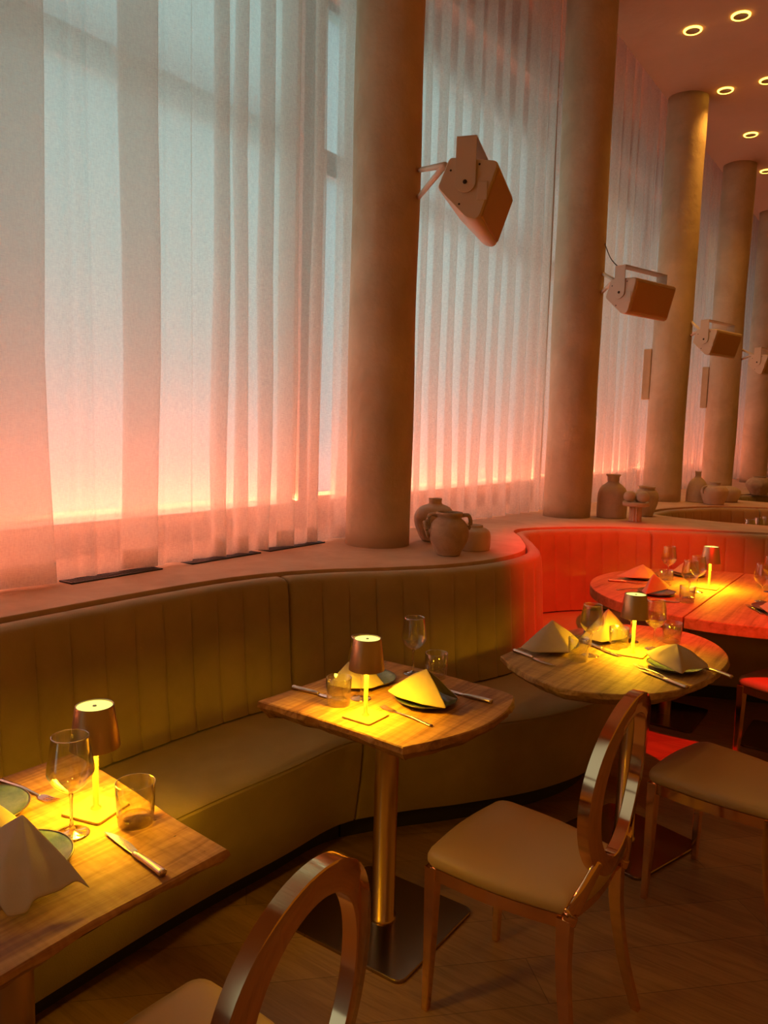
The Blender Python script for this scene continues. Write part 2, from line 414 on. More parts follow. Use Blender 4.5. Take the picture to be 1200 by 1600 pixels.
XS = [None, (-2.57,-2.44), (-2.44,-2.32), (-2.36,-2.28), (-2.32,-2.28), (-2.30,-2.28)]
for i in range(1, 6):
    a, b = BAYS[i]; wavy(i, a+.13, b+.0, XS[i][0], XS[i][1], .17, .034)

# ------------------------------------------------------------------ serpentine banquette and ledge
PAIRS = [((-2.27,-.8),(-1.71,-.8)),((-2.27,.4),(-1.71,.4)),((-2.27,1.4),(-1.715,1.4)),((-2.25,1.95),(-1.68,1.9)),((-2.19,2.28),(-1.655,2.2)),
((-2.07,2.53),(-1.52,2.43)),((-1.90,2.76),(-1.36,2.64)),((-1.74,3.02),(-1.17,2.95)),((-1.65,3.34),(-1.07,3.3)),((-1.67,3.7),(-1.13,3.68)),
((-1.87,4.08),(-1.36,3.98)),((-2.06,4.4),(-1.45,4.3)),((-1.97,4.68),(-1.37,4.52)),((-1.69,5.02),(-1.2,4.7)),((-1.45,5.17),(-1.05,4.8)),
((-1.15,5.36),(-.9,4.87)),((-.8,5.53),(-.6,4.98)),((-.4,5.68),(-.15,5.15)),((-.12,5.88),(.35,5.55)),((-.3,6.08),(.2,6.4)),((-.8,6.0),(-.4,6.55)),
((-1.3,6.0),(-.9,6.55)),((-1.72,6.15),(-1.2,6.6)),((-1.79,6.5),(-1.25,6.7)),((-1.7,6.92),(-1.15,6.8)),((-1.46,7.35),(-1.0,6.95)),((-1.0,7.65),(-.7,7.1)),
((-.5,7.85),(-.3,7.3)),((-.15,8.05),(.35,7.8)),((-.4,8.3),(.1,8.6)),((-1.0,8.2),(-.6,8.75)),((-1.6,8.3),(-1.1,8.8)),((-1.8,8.7),(-1.2,8.9)),
((-1.6,9.2),(-1.1,9.0)),((-1.2,9.6),(-.8,9.1)),((-.5,9.9),(-.2,9.4))]
NB = 24
Bp = cat([(a[0], a[1], 0) for a, b in PAIRS], NB); Fp = cat([(b[0], b[1], 0) for a, b in PAIRS], NB)
# resample by arc length of the back line, seams every .125 m
arc = [0.0]
for i in range(1, len(Bp)): arc.append(arc[-1]+(Bp[i]-Bp[i-1]).length)
def samp(s):
    lo, hi = 0, len(arc)-1
    while hi-lo > 1:
        m = (lo+hi)//2
        if arc[m] <= s: lo = m
        else: hi = m
    t = (s-arc[lo])/max(1e-9, arc[hi]-arc[lo]); t = max(0, min(1, t))
    return Bp[lo].lerp(Bp[hi], t), Fp[lo].lerp(Fp[hi], t)
def s_at(idx): return arc[min(len(arc)-1, int(idx*NB))]
CH = .122
def section(i0, i1, label):
    s0, s1 = s_at(i0)+.004, s_at(i1)-.004
    ss = []
    k0 = math.ceil(s0/CH); 
    s = s0
    seams = [k*CH for k in range(int(s0/CH)-1, int(s1/CH)+2) if s0+.03 < k*CH < s1-.03]
    pts = {s0: 1, s0+.006: .3, s0+.016: 0, s1: 1, s1-.006: .3, s1-.016: 0}
    for q in seams:
        pts[q] = -1; pts[q-.004] = -.35; pts[q+.004] = -.35; pts[q-.02] = -.02; pts[q+.02] = -.02
    for q in seams[:-1]: pts[q+CH*.5] = 0; pts[q+CH*.3] = 0; pts[q+CH*.7] = 0
    keys = sorted(pts)
    b0, f0 = samp(s0); r = thing('banquette', label, 'banquette', (b0.x, b0.y, 0), 0, 'velvet banquette sections')
    O = Vector((b0.x, b0.y, 0))
    def sweep(profile):
        rs = []
        for s in keys:
            b, f = samp(s); d = f-b; L = d.length; d.normalize(); e = pts[s]; end = e > 0; 
            rs.append([b-O + d*off + Vector((0,0,z)) for off, z in profile(L, e if end else 0, -e if e < 0 else 0)])
        return rings(rs)
    def back(L, e, g):
        c = .010*e; h = .008*g
        return [(.0,.47),(.0,.975-c),(.006,.984-c),(.020,.989-c),(.055,.986-c),(.074,.976-c),(.0775-c*.5,.966-c),(.083-c-h*.6,.957-c),(.090-c-h,.90),(.10-c-h,.75),(.115-c-h,.56),(.128-c-h,.47)]
    def seat(L, e, g):
        c = .008*e
        return [(.02,.30),(.02,.455-c),(.125,.462-c),(L*.45+.06,.474-c),(L-.06,.466-c),(L-.022,.455-c),(L-.010,.444-c),(L-.012,.438-c),(L-.004-c,.434-c),(L-.002-c,.40),(L-.012-c,.28),(L-.035-c,.12),(L-.05,.105)]
    def pl(L, e, g): return [(.04,.11),(L-.13,.11),(L-.13,0.001),(.04,.001)]
    obj('backrest', sweep(back), M_VELVET, r, auto=50)
    obj('seat', sweep(seat), M_VELVET, r, auto=60)
    obj('plinth', sweep(pl), M_PLINTH, r, smooth=False)
section(0, 4.22, 'olive velvet banquette section, straight run behind the left table')
section(4.22, 13.9, 'olive velvet banquette section curving around the ledge with the ringed jug')
section(13.9, 18.0, 'red lit velvet banquette section behind the lamp on the big round table')
section(18.0, 25.6, 'velvet banquette section of the next booth back, left of its seam')
section(25.6, 28.0, 'velvet banquette section of the next booth back, right of its seam')
section(28.0, 35.0, 'velvet banquette section of the farthest booth')
inner = []
for i in range(0, len(Bp), 4):
    b, f = Bp[i], Fp[i]; d = (f-b).normalized(); inner.append(b - d*.012)
poly = [(-2.99, -.8), (-2.99, 15.7), (-.5, 15.7)] + [(p.x, p.y) for p in reversed(inner)]
def prism(poly, z0, z1):
    n = len(poly); V = [(x, y, z0) for x, y in poly]+[(x, y, z1) for x, y in poly]
    return V, [tuple(range(n)), tuple(range(n, 2*n))]+[(k, (k+1) % n, n+(k+1) % n, n+k) for k in range(n)]
struct('window_ledge', prism(poly, .0, 1.0), M_LEDGE, smooth=False, bevel=.003)
for y0, lab in ((1.64, 'black slotted air grille on the ledge under the curtain, leftmost'), (2.22, 'black slotted air grille on the ledge, middle one'), (2.70, 'black slotted air grille on the ledge, nearest the first column')):
    g = thing('air_grille', lab, 'vent', (-2.60, y0+.21, 1.0), 0, 'air grilles in the ledge')
    obj('frame', merge(box(-.04,.04,-.21,-.2,.0,.006), box(-.04,.04,.2,.21,.0,.006), box(-.04,-.032,-.21,.21,0,.006), box(.032,.04,-.21,.21,0,.006)), M_BLACKM, g, smooth=False)
    obj('slats', merge(*[box(-.032,.032,-.2+.0125*k,-.195+.0125*k,.0,.005) for k in range(33)]), M_BLACKM, g, smooth=False)
    obj('back_plate', box(-.032,.032,-.2,.2,.0,.001), M_DARK, g, smooth=False)

# ------------------------------------------------------------------ ceiling downlights
def downlight(x, y, lab, first=[]):
    if first:
        t = dup(first[0], (x, y, CEIL), 0, lab)
    else:
        t = thing('downlight', lab, 'ceiling light', (x, y, CEIL), 0, 'amber ring downlights in the ceiling')
        obj('ring', lathe([(.052,-.010),(.060,-.012),(.066,-.008),(.067,0),(.051,0),(.052,-.010)]), M_RING, t)
        obj('baffle', lathe([(.0005,-.004),(.051,-.004),(.052,-.009)]), M_BAFFLE, t)
        first.append(t)
    add_light('downlight_beam', 'SPOT', (x, y, CEIL-.03), 34, (1.0,.46,.07), (x, y, 0), spot_size=math.radians(105), spot_blend=1.0, shadow_soft_size=.06)
for x, y, l in ((-1.70,6.30,'amber ring downlight nearest the second column'), (-1.36,6.27,'amber ring downlight highest in the frame, by the top edge'),
                (-1.71,7.50,'amber ring downlight just right of the third column top'), (-1.37,7.48,'amber ring downlight cut by the right edge, beside the third column one'),
                (-1.71,8.69,'amber ring downlight just right of the fourth column top'), (-1.76,9.93,'small amber ring downlight farthest away at the right edge')):
    downlight(x, y, l)
for x, y in ((-.35,1.3), (-.35,3.2), (-.5,-.2)):
    add_light('downlight_beam', 'SPOT', (x, y, CEIL-.03), 30, (1.0,.46,.07), (x-.1, y, 0), spot_size=math.radians(70), spot_blend=.8, shadow_soft_size=.06)

# ------------------------------------------------------------------ speakers
def speaker(P, d, colpt, lab, tilt=0.0, cable=False, s=1.0, join=(-.065,.03,.085)):
    d = Vector((d[0], d[1], 0)).normalized(); rz = math.atan2(-d.x, d.y)   # local +Y = long axis, local +X = room side
    L = .43*s
    t = thing('wall_speaker', lab, 'speaker', P, rz, 'beige speakers bracketed to the columns')
    prof = [Vector((-.062,.094)), Vector((.122,.070)), Vector((.052,-.138)), Vector((.010,-.128)), Vector((-.105,-.012))]
    ca, sa = math.cos(tilt), math.sin(tilt)
    prof = [Vector((p.x*ca-p.y*sa, p.x*sa+p.y*ca))*s for p in prof]
    def rounded(pr, rr):
        o = []; n = len(pr)
        for i in range(n):
            a, b, c = pr[i-1], pr[i], pr[(i+1) % n]
            u = (a-b).normalized(); v = (c-b).normalized()
            for k in range(6):
                q = k/5; o.append(b+u*rr[i]*(1-q)**2+v*rr[i]*q**2)
        return o
    R = rounded(prof, [.014,.026,.026,.016,.014]); c = sum(R, Vector((0,0)))/len(R)
    rs = []
    for y, k in ((0,.955),(.004,.985),(.012,1),(L-.012,1),(L-.004,.985),(L,.955)):
        rs.append([((q.x-c.x)*k+c.x, y, (q.y-c.y)*k+c.y) for q in R])
    obj('cabinet', rings(rs), M_SPK, t, auto=40)
    B, C = prof[1], prof[2]; e = (C-B).normalized(); nrm = Vector((-e.y, e.x)); nrm = nrm if nrm.x > 0 else -nrm
    b0 = B+e*.020; c0 = C-e*.020
    g = []
    for off, ins in ((-.004,0),(.003,.001),(.006,.007)):
        bb = b0+e*ins+nrm*off; cc = c0-e*ins+nrm*off
        g.append([(bb.x,.016+ins,bb.y),(bb.x,L-.016-ins,bb.y),(cc.x,L-.016-ins,cc.y),(cc.x,.016+ins,cc.y)])
    obj('grille', rings(g), M_GRILL, t, smooth=False, bevel=.004)
    # U bracket
    zt = .155*s
    def strap(y0, y1):
        w = .038*s; pts = [(-w+.002, zt), (w, zt)]
        for k in range(13):
            a = -PI*k/12; pts.append((w*math.cos(a)+.001, -.0+w*math.sin(a)))
        n = len(pts); V = [(x, y0, z) for x, z in pts]+[(x, y1, z) for x, z in pts]
        return V, [tuple(range(n)), tuple(range(n, 2*n))]+[(k, (k+1) % n, n+(k+1) % n, n+k) for k in range(n)]
    br = obj('bracket', merge(strap(-.008,-.003), strap(L+.003,L+.008), box(-.036*s,.038*s,-.008,L+.008,zt,zt+.005)), M_SPK, t, smooth=False, bevel=.001)
    obj('pivot_bolt', move(lathe([(.0005,.004),(.006,.004),(.008,0)], 16), M=Matrix.Translation((0,-.008,0)) @ Matrix.Rotation(PI/2, 4, 'X')), M_DARK, br)
    for qx, qz in ((-.055,.045),(.050,.060),(-.02,-.075)):
        obj('screw', move(lathe([(.0004,.001),(.0035,.001),(.004,0)], 10), M=Matrix.Translation((qx*s,-.0015,qz*s)) @ Matrix.Rotation(PI/2, 4, 'X')), M_DARK, t)
    obj('end_latch', box(.045*s,.082*s,-.003,.002,-.065*s,.0), M_SPK, t, smooth=False, bevel=.002)
    # V shaped arms back to the column
    inv = (Matrix.Translation(P) @ Matrix.Rotation(rz, 4, 'Z')).inverted()
    top = Vector(join)
    for k, cp in enumerate(colpt):
        obj('arm', tube([top, inv @ Vector(cp)], .012*s, 8), M_SPK, t)
    if cable:
        a = inv @ (Vector(colpt[0])+Vector((0,0,.22))); b = Vector((-.03, .02, zt)); m = (a+b)/2+Vector((0,0,-.03))
        obj('cable', tube(cat([a, m, b], 6), .0035, 6), M_DARK, t)
def colpts(i, u, v1, v2):
    x, y = COLX[i], COLY[i]; d = math.hypot(x, y); px, py = -y/d, x/d
    if px < 0: px, py = -px, -py
    x += px*.160; y += py*.160
    return [Vector((x, y, vat(u, v1, x, y))), Vector((x, y, vat(u, v2, x, y)))]
speaker(atx(727,285,-1.45), (-.32,.95), colpts(0, 655, 266, 310), 'beige speaker tilted steeply on its bracket beside the first column', join=(-.082,.02,.072))
speaker(atx(968,457,-1.60), (.29,.96), colpts(1, 941, 427, 458), 'beige speaker with a thin cable, on the second column', .06, True)
speaker(atx(1100,530,-1.60), (.27,.96), colpts(2, 1079, 503, 525), 'beige speaker bracketed to the third column', .04)
speaker(atx(1183,566,-1.60), (.27,.96), colpts(3, 1160, 546, 562), 'beige speaker half cut by the right edge of the frame', .04)

# ------------------------------------------------------------------ pottery on the ledge
def pot(name, label, cat_, u, v, prof, m=M_CLAY, group='clay pots on the ledge'):
    p = at(u, v, 1.0)
    t = thing(name, label, cat_, p, 0, group)
    ps = [(q.x, q.y) for q in cat([(r, z, 0) for r, z in prof], 6)]
    ps = [(max(.0005, r), z) for r, z in ps]
    rim = ps[-1]; ps += [(rim[0]-.006, rim[1]+.001), (rim[0]-.010, rim[1]-.006), (rim[0]-.012, rim[1]-.05)]
    obj('body', lathe(ps, 48), m, t); return t
pot('clay_jar', 'tall pale clay jar standing behind the ringed jug', 'jar', 678, 845, [(0,0),(.06,.0),(.085,.03),(.112,.10),(.112,.145),(.085,.185),(.042,.205),(.036,.215),(.037,.236)])
j = pot('clay_jug', 'rough brown clay jug with a ring in its handle, nearest on the ledge', 'jug', 700, 867, [(0,0),(.052,0),(.065,.02),(.092,.075),(.098,.12),(.082,.162),(.062,.180),(.058,.19),(.066,.203),(.064,.212)], M_CLAYD)
hd = math.radians(215)
hdir = Vector((math.cos(hd), math.sin(hd), 0))
hn = obj('handle', tube(cat([hdir*.058+Vector((0,0,.195)), hdir*.092+Vector((0,0,.198)), hdir*.105+Vector((0,0,.165)), hdir*.094+Vector((0,0,.13))], 6), .010, 10), M_CLAYD, j)
side = Vector((-hdir.y, hdir.x, 0))
rg = [hdir*(.112+.0*math.cos(a))+side*.032*math.cos(a)+Vector((0,0,.125+.034*math.sin(a)))+hdir*.01*math.sin(a) for a in [2*PI*k/24 for k in range(25)]]
obj('ring', tube(rg, .0085, 8), M_CLAYD, hn)
hd2 = math.radians(35); h2 = Vector((math.cos(hd2), math.sin(hd2), 0))
obj('handle', tube(cat([h2*.058+Vector((0,0,.195)), h2*.092+Vector((0,0,.198)), h2*.105+Vector((0,0,.165)), h2*.094+Vector((0,0,.13))], 6), .010, 10), M_CLAYD, j)
pot('clay_bowl', 'low wide pale clay pot with straight sides beside the jugs', 'pot', 738, 858, [(0,0),(.078,.0),(.090,.012),(.092,.06),(.086,.095),(.066,.112),(.052,.116),(.05,.128)])
pot('clay_bottle', 'tall clay vase with flared lip beside the fruit stand', 'vase', 955, 808, [(0,0),(.10,0),(.108,.02),(.108,.10),(.105,.18),(.085,.225),(.048,.255),(.036,.27),(.036,.29),(.052,.312),(.054,.318)])
pot('clay_jug', 'small clay jug with spout behind the fruit stand', 'jug', 1008, 806, [(0,0),(.05,0),(.06,.02),(.085,.10),(.09,.15),(.075,.19),(.058,.205),(.066,.225)])
pot('clay_bottle', 'slim necked clay bottle by the third column', 'bottle', 1088, 784, [(0,0),(.09,0),(.098,.02),(.095,.11),(.07,.19),(.03,.235),(.026,.26),(.032,.288)])
k = pot('clay_jug', 'round clay jug with small lug handle in front of the slim bottle', 'jug', 1115, 788, [(0,0),(.075,0),(.09,.02),(.115,.09),(.118,.13),(.09,.165),(.05,.178),(.046,.19),(.055,.205)])
ld = Vector((math.cos(math.radians(230)), math.sin(math.radians(230)), 0))
obj('handle', tube(cat([ld*.085+Vector((0,0,.165)), ld*.128+Vector((0,0,.15)), ld*.12+Vector((0,0,.10))], 6), .010, 8), M_CLAY, k)
pot('clay_bowl', 'squat clay pot tucked behind the round jug', 'pot', 1137, 784, [(0,0),(.07,0),(.09,.02),(.11,.08),(.10,.12),(.06,.145),(.05,.15)])
pot('clay_pot', 'dark round clay pot farthest back on the ledge', 'pot', 1185, 773, [(0,0),(.075,0),(.09,.02),(.135,.10),(.125,.15),(.08,.185),(.065,.19),(.07,.2)], M_CLAYD)
# fruit stand with clay balls
p = at(992, 815, 1.0)
t = thing('pedestal_stand', 'clay pedestal stand with fluted foot holding three balls', 'stand', p, 0)
fl = [((.040+.004*math.cos(12*a))*math.cos(a), (.040+.004*math.cos(12*a))*math.sin(a)) for a in [2*PI*k/96 for k in range(96)]]
obj('fluted_foot', rings([[(x*(1.05 if z < .01 else 1), y*(1.05 if z < .01 else 1), z) for x, y in fl] for z in (0,.01,.06,.115)]), M_CLAY, t)
obj('dish', lathe([(.0005,.112),(.085,.112),(.092,.116),(.092,.138),(.088,.142),(.080,.136),(.0005,.134)], 48), M_CLAY, t)
def ball(dx, dy, r, lab):
    prof = [(max(.0005, r*math.sin(PI*k/16)), r-r*.92*math.cos(PI*k/16)) for k in range(17)]
    prof[-1] = (.0005, prof[-2][1]-.004)
    o = obj('clay_ball', lathe(prof, 28), M_CLAY); o.location = (p.x+dx, p.y+dy, 1.134); tag(o, lab, 'ball', 'clay balls on the pedestal stand')
ball(-.040,-.022,.044,'round clay ball at the left of the pedestal dish')
ball(.046,.0,.045,'round clay ball at the right of the pedestal dish')
ball(-.005,.066,.040,'round clay ball at the back of the pedestal dish, between the other two')

# ------------------------------------------------------------------ tables
def slab(outline, ztop, thick, under, seed, live=None, dens=6, wob=.0, curve=True):
    """outline list of (x, y); under = inset of the lower edge; live = set of control indices whose edge runs rough"""
    P = outline; n = len(P); pts = []
    for i in range(n):
        a, b = Vector(P[i]), Vector(P[(i+1) % n])
        m = max(2, int((b-a).length/.02))
        for k in range(m): pts.append((a.lerp(b, k/m), i))
    c = sum((q for q, i in pts), Vector((0,0)))/len(pts); N = len(pts)
    nor = []
    for k in range(N):
        tt = (pts[(k+2) % N][0]-pts[k-2][0]).normalized(); nn = Vector((tt.y, -tt.x))
        if nn.dot(pts[k][0]-c) < 0: nn = -nn
        nor.append(nn)
    rs = []
    for z, ins, rough in ((0,.004,0),(-.003,.0,0),(-thick*.35,-.002,1),(-thick*.7,under*.45,1),(-thick,under,1),(-thick-.0005,under+.03,0)):
        ring = []
        for k in range(N):
            q, i = pts[k]; rr = 0
            if live is None or i in live:
                rr = noise.noise(Vector((q.x*14, q.y*14, z*60+seed)))*.009*rough + noise.noise(Vector((q.x*40, q.y*40, z*90+seed)))*.004*rough
                dz = noise.noise(Vector((q.x*9, q.y*9, seed+5)))*.006*(rough)
            else: dz = 0
            v = q - nor[k]*(ins+rr); ring.append((v.x, v.y, ztop+z+dz))
        rs.append(ring)
    return rings(rs)
def base(t, cx, cy, ztop, w=.44, rot=0., r=.038, thick=.05):
    pl = [Vector((x, y)) for x, y in rrect(w, w, .03)]
    ca, sa = math.cos(rot), math.sin(rot)
    pl = [(cx+p.x*ca-p.y*sa, cy+p.x*sa+p.y*ca) for p in pl]
    pin = [(cx+(x-cx)*.99, cy+(y-cy)*.99) for x, y in pl]
    obj('base_plate', rings([[(x,y,.0) for x,y in pl],[(x,y,.009) for x,y in pl],[(x,y,.012) for x,y in pin]]), M_STEELP, t, auto=30)
    obj('column', move(lathe([(r+.006,.012),(r+.006,.02),(r,.022),(r,ztop-thick-.01)], 40), (cx, cy, 0)), M_BRASS, t)
    obj('top_plate', move(box(-.13,.13,-.13,.13,ztop-thick-.014,ztop-thick-.002), (cx, cy, 0)), M_DARK, t, smooth=False)
TZ = .76
def table(name, label, c, outline, m, thick, under, seed, live, bw=.44, brot=0., bc=None, r=.038):
    t = thing(name, label, 'table', (c[0], c[1], 0), 0)
    o2 = [(x-c[0], y-c[1]) for x, y in outline]
    obj('tabletop', slab(o2, TZ, thick, under, seed, live), m, t, auto=35)
    bc = bc or c
    base(t, bc[0]-c[0], bc[1]-c[1], TZ, bw, brot, r, thick); return t
T1 = [(-1.08,1.03),(-1.25,1.045),(-1.52,1.083),(-1.728,1.105),(-1.735,.90),(-1.73,.40),(-1.08,.36),(-1.088,.56),(-1.094,.73),(-1.086,.87)]
table('dining_table', 'square wooden table in the left foreground with rough front edge', (-1.40,.73), T1, M_W1, .032, .02, 1, {0,1,2,7,8,9,6}, bc=(-1.30,.70), r=.036)
def smooth_out(pts, corners, n=5):
    # catmull between points, keeping the listed indices as sharp corners
    out = []; N = len(pts)
    for i in range(N):
        p1, p2 = Vector(pts[i]), Vector(pts[(i+1) % N])
        p0 = p1-(p2-p1) if i in corners else Vector(pts[i-1]); p3 = p2+(p2-p1) if (i+1) % N in corners else Vector(pts[(i+2) % N])
        for j in range(n):
            t = j/n; q = .5*((2*p1)+(p2-p0)*t+(2*p0-5*p1+4*p2-p3)*t*t+(3*p1-p0-3*p2+p3)*t**3); out.append((q.x, q.y))
    return out
T2 = smooth_out([(-1.629,1.672),(-1.434,1.678),(-1.24,1.673),(-1.081,1.663),(-1.040,1.747),(-.998,1.862),(-.979,1.967),(-.985,2.10),(-1.018,2.212),(-1.06,2.243),(-1.2,2.262),(-1.4,2.275),(-1.60,2.27),(-1.612,1.949)], {0,3,12})
table('dining_table', 'square wooden table in the middle with wavy live edge', (-1.30,1.96), T2, M_W2, .052, .035, 2, None, bc=(-1.335,1.962))
T3 = smooth_out([(-1.262,2.603),(-1.173,2.519),(-1.065,2.448),(-.977,2.408),(-.884,2.402),(-.734,2.482),(-.633,2.606),(-.565,2.807),(-.548,3.098),(-.623,3.317),(-.757,3.45),(-.92,3.47),(-1.086,3.391),(-1.19,3.2),(-1.25,2.9)], {0})
table('round_table', 'rounded wooden table with bark edge beneath the middle of the curved banquette', (-.90,2.93), T3, M_W3, .05, .04, 3, None, bw=.42, brot=math.radians(-17), bc=(-.86,2.96))
# big table in two halves
cx, cy, rr = -.80, 4.50, .755
t = thing('round_table', 'large round two-piece table in the red lit booth', 'table', (cx, cy, 0), 0)
seam = -.075
def half(sgn):
    a0 = math.acos(seam/rr); pts = []
    if sgn > 0: angs = [-a0+2*a0*k/60 for k in range(61)]
    else: angs = [a0+(2*PI-2*a0)*k/60 for k in range(61)]
    ps = [(rr*math.cos(a)+(.003*sgn), rr*math.sin(a)) for a in angs]
    return prism(ps, TZ-.055, TZ)
obj('left_top', half(-1), M_W4, t, smooth=False, bevel=.004); obj('right_top', half(1), M_W4, t, smooth=False, bevel=.004)
for sx in (-.32, .32):
    obj('base_plate', prism([(sx+x, y) for x, y in rrect(.40,.44,.03)], 0, .012), M_STEELP, t, smooth=False)
    obj('column', move(lathe([(.038,.012),(.038,TZ-.06)], 32), (sx, 0, 0)), M_BRASS, t)
# table of the next booth back
t = thing('round_table', 'table of the next booth back, almost hidden behind the red backrest', 'table', (-.93,6.92,0), 0)
obj('tabletop', move(lathe([(.0005,TZ),(.36,TZ),(.365,TZ-.004),(.36,TZ-.05),(.0005,TZ-.05)], 48)), M_W4, t)
obj('column', lathe([(.038,.012),(.038,TZ-.05)], 24), M_BRASS, t); obj('base_plate', prism(rrect(.4,.4,.03), 0, .012), M_STEELP, t, smooth=False)

# ------------------------------------------------------------------ chairs
def make_chair(label):
    t = thing('dining_chair', label, 'chair', (0,0,0), 0, 'gold framed chairs with open oval backs')
    # seat cushion: front at -x, rounded trapezoid
    def outl(ins):
        if ins > .03:
            k_ = 1-(ins-.03)*4.6; return [Vector((q.x*k_, q.y*k_)) for q in outl(.03)]
        P = [(-.215+ins,-.215+ins),(.200-ins,-.168+ins),(.200-ins,.168-ins),(-.215+ins,.215-ins)]
        P = [Vector(q) for q in P]; o = []
        for i in range(4):
            a, b, c = P[i-1], P[i], P[(i+1) % 4]; u = (a-b).normalized(); v = (c-b).normalized(); r = .055 if i in (0,3) else .03
            for k in range(7): q = k/6; o.append(b+u*r*(1-q)**2+v*r*q**2)
            # subdivide straight run, with slight outward bow
            s0 = b+v*r; rn = .055 if (i+1) % 4 in (0,3) else .03; s1 = c-v*rn
            w = Vector((v.y,-v.x))
            for k in range(1, 6):
                q = k/6; o.append(s0.lerp(s1, q)+w*.012*math.sin(PI*q))
        return o
    rs = []
    def bowz(p, z): return z - .010*math.cos(p.y*7)*0
    for ins, z in ((.016,.428),(.004,.432),(.0,.440),(.0,.454),(.005,.466),(.018,.474),(.05,.482),(.10,.486),(.15,.488)):
        rs.append([(p.x, p.y, z) for p in outl(ins)])
    obj('seat', rings(rs), M_SEAT, t)
    # apron rail
    o1 = outl(.006); o2 = outl(.024); n = len(o1)
    def zl(p): return .406 + .016*(abs(p.y)/.2)**2*0 - (.012 if abs(p.y) > .16 else 0)
    V = [(p.x,p.y,.429) for p in o1]+[(p.x,p.y,zl(p)) for p in o1]+[(p.x,p.y,zl(p)) for p in o2]+[(p.x,p.y,.429) for p in o2]
    Fc = [(a*n+k, a*n+(k+1) % n, ((a+1) % 4)*n+(k+1) % n, ((a+1) % 4)*n+k) for a in range(4) for k in range(n)]
    obj('seat_rail', (V, Fc), M_ROSE, t, auto=40)
    def leg(pts, w):
        rs = []
        for (x, y, z), (wx, wy) in zip(pts, w):
            rs.append([(x-wx,y-wy,z),(x+wx,y-wy,z),(x+wx,y+wy,z),(x-wx,y+wy,z)])
        return rings(rs)
    for s in (-1, 1):
        obj('leg', leg([(-.190,s*.188,.427),(-.192,s*.188,.2),(-.196,s*.192,0)], [(.018,.018),(.014,.014),(.010,.010)]), M_ROSE, t, smooth=False, bevel=.003)
        pts = [(p.x,p.y,p.z) for p in cat([(.255,s*.195,0),(.215,s*.180,.15),(.192,s*.168,.30),(.188,s*.162,.427)], 6)]
        obj('leg', leg(pts, [(.011+.008*k/len(pts), .010+.005*k/len(pts)) for k in range(len(pts))]), M_ROSE, t, auto=40)
        # bracket curving from the rear leg up to the oval
        q = cat([(.196,s*.166,.42),(.204,s*.165,.45),(.218,s*.150,.49),(.230,s*.122,.53),(.238,s*.095,.56)], 6)
        obj('back_bracket', tube(q, [(.010,.020)]*len(q), 12), M_ROSE, t)
    # oval back: flat band ring
    zc, A, B, band, dep = .735, .175, .242, .052, .0145
    lean = .16
    rs = []
    for k in range(64):
        a = 2*PI*k/64; ca, sa = math.cos(a), math.sin(a)
        ring = []
        for (rad, dx) in ((0,-dep),(0,dep),(.003,dep+.002),(band-.003,dep+.002),(band,dep),(band,-dep),(band-.003,-dep-.002),(.003,-dep-.002)):
            y = (A-rad)*ca; z = (B-rad)*sa
            ring.append((.245+dx+(z)*lean*.55+.02*(y/A)**2*-1, y, zc+z))
        rs.append(ring)
    V, Fc = [], []; n = 8
    for r_ in rs: V += r_
    for i in range(64):
        j = (i+1) % 64
        for k in range(n): l = (k+1) % n; Fc.append((i*n+k, i*n+l, j*n+l, j*n+k))
    obj('oval_back', (V, Fc), M_ROSE, t, auto=35)
    return t
ch = make_chair('gold chair with oval back facing the middle table, whole in view')
ch.location = (-.805,1.895,0); ch.rotation_euler = (0,0,math.radians(-3.5))
dup(ch, (-.94,.815,0), math.radians(1), 'gold chair in the foreground at the bottom edge, facing the left table')
dup(ch, (-.445,2.765,0), math.radians(-12), 'gold chair at the bark edged round table, cut by the right edge')
dup(ch, (-.38,4.05,0), math.radians(-24), 'red lit chair at the big round table, right edge of the frame')

# ------------------------------------------------------------------ table lamps
LAMPC = (1.0, .54, .012)
def make_lamp(label):
    t = thing('table_lamp', label, 'lamp', (0,0,TZ), 0, 'cordless bronze table lamps')
    b = rrect(.104,.104,.010)
    bi = [(x*.985,y*.985) for x, y in b]
    obj('base', rings([[(x,y,0) for x,y in bi],[(x,y,.001) for x,y in b],[(x,y,.005) for x,y in b],[(x,y,.006) for x,y in bi]]), M_GOLDP, t, auto=40)
    obj('stem', lathe([(.012,.006),(.011,.009),(.0065,.011),(.0065,.200)], 24), M_GOLDP, t)
    obj('shade', lathe([(.0515,.146),(.0530,.146),(.0530,.148),(.0405,.238),(.0395,.2395),(.0375,.2385),(.0375,.232),(.0505,.147),(.0515,.146)], 56), M_SHADEM, t, auto=50)
    df = obj('diffuser', lathe([(.0005,.2365),(.0372,.2365),(.0372,.234),(.0005,.234)], 40), M_LTOP, t, smooth=False)
    lh = obj('light_head', lathe([(.0005,.166),(.040,.166),(.034,.2335),(.0005,.2335)], 32), M_DARK, t)
    obj('lower_diffuser', lathe([(.0070,.1655),(.044,.1655),(.044,.163),(.0070,.163)], 32), M_LUNDER, lh)
    obj('switch', lathe([(.0005,.2385),(.004,.2385),(.0045,.2366)], 16), M_LDOT, df)
    return t
lamp = make_lamp('bronze cordless lamp on the left foreground table')
LP = [((150,1266),14,None,10.5), ((571,1120),0,'bronze cordless lamp on the middle square table',10.5), ((988,1022),3,'bronze cordless lamp on the bark edged round table',11), ((1107,919),2,'bronze cordless lamp on the big red lit table',13)]
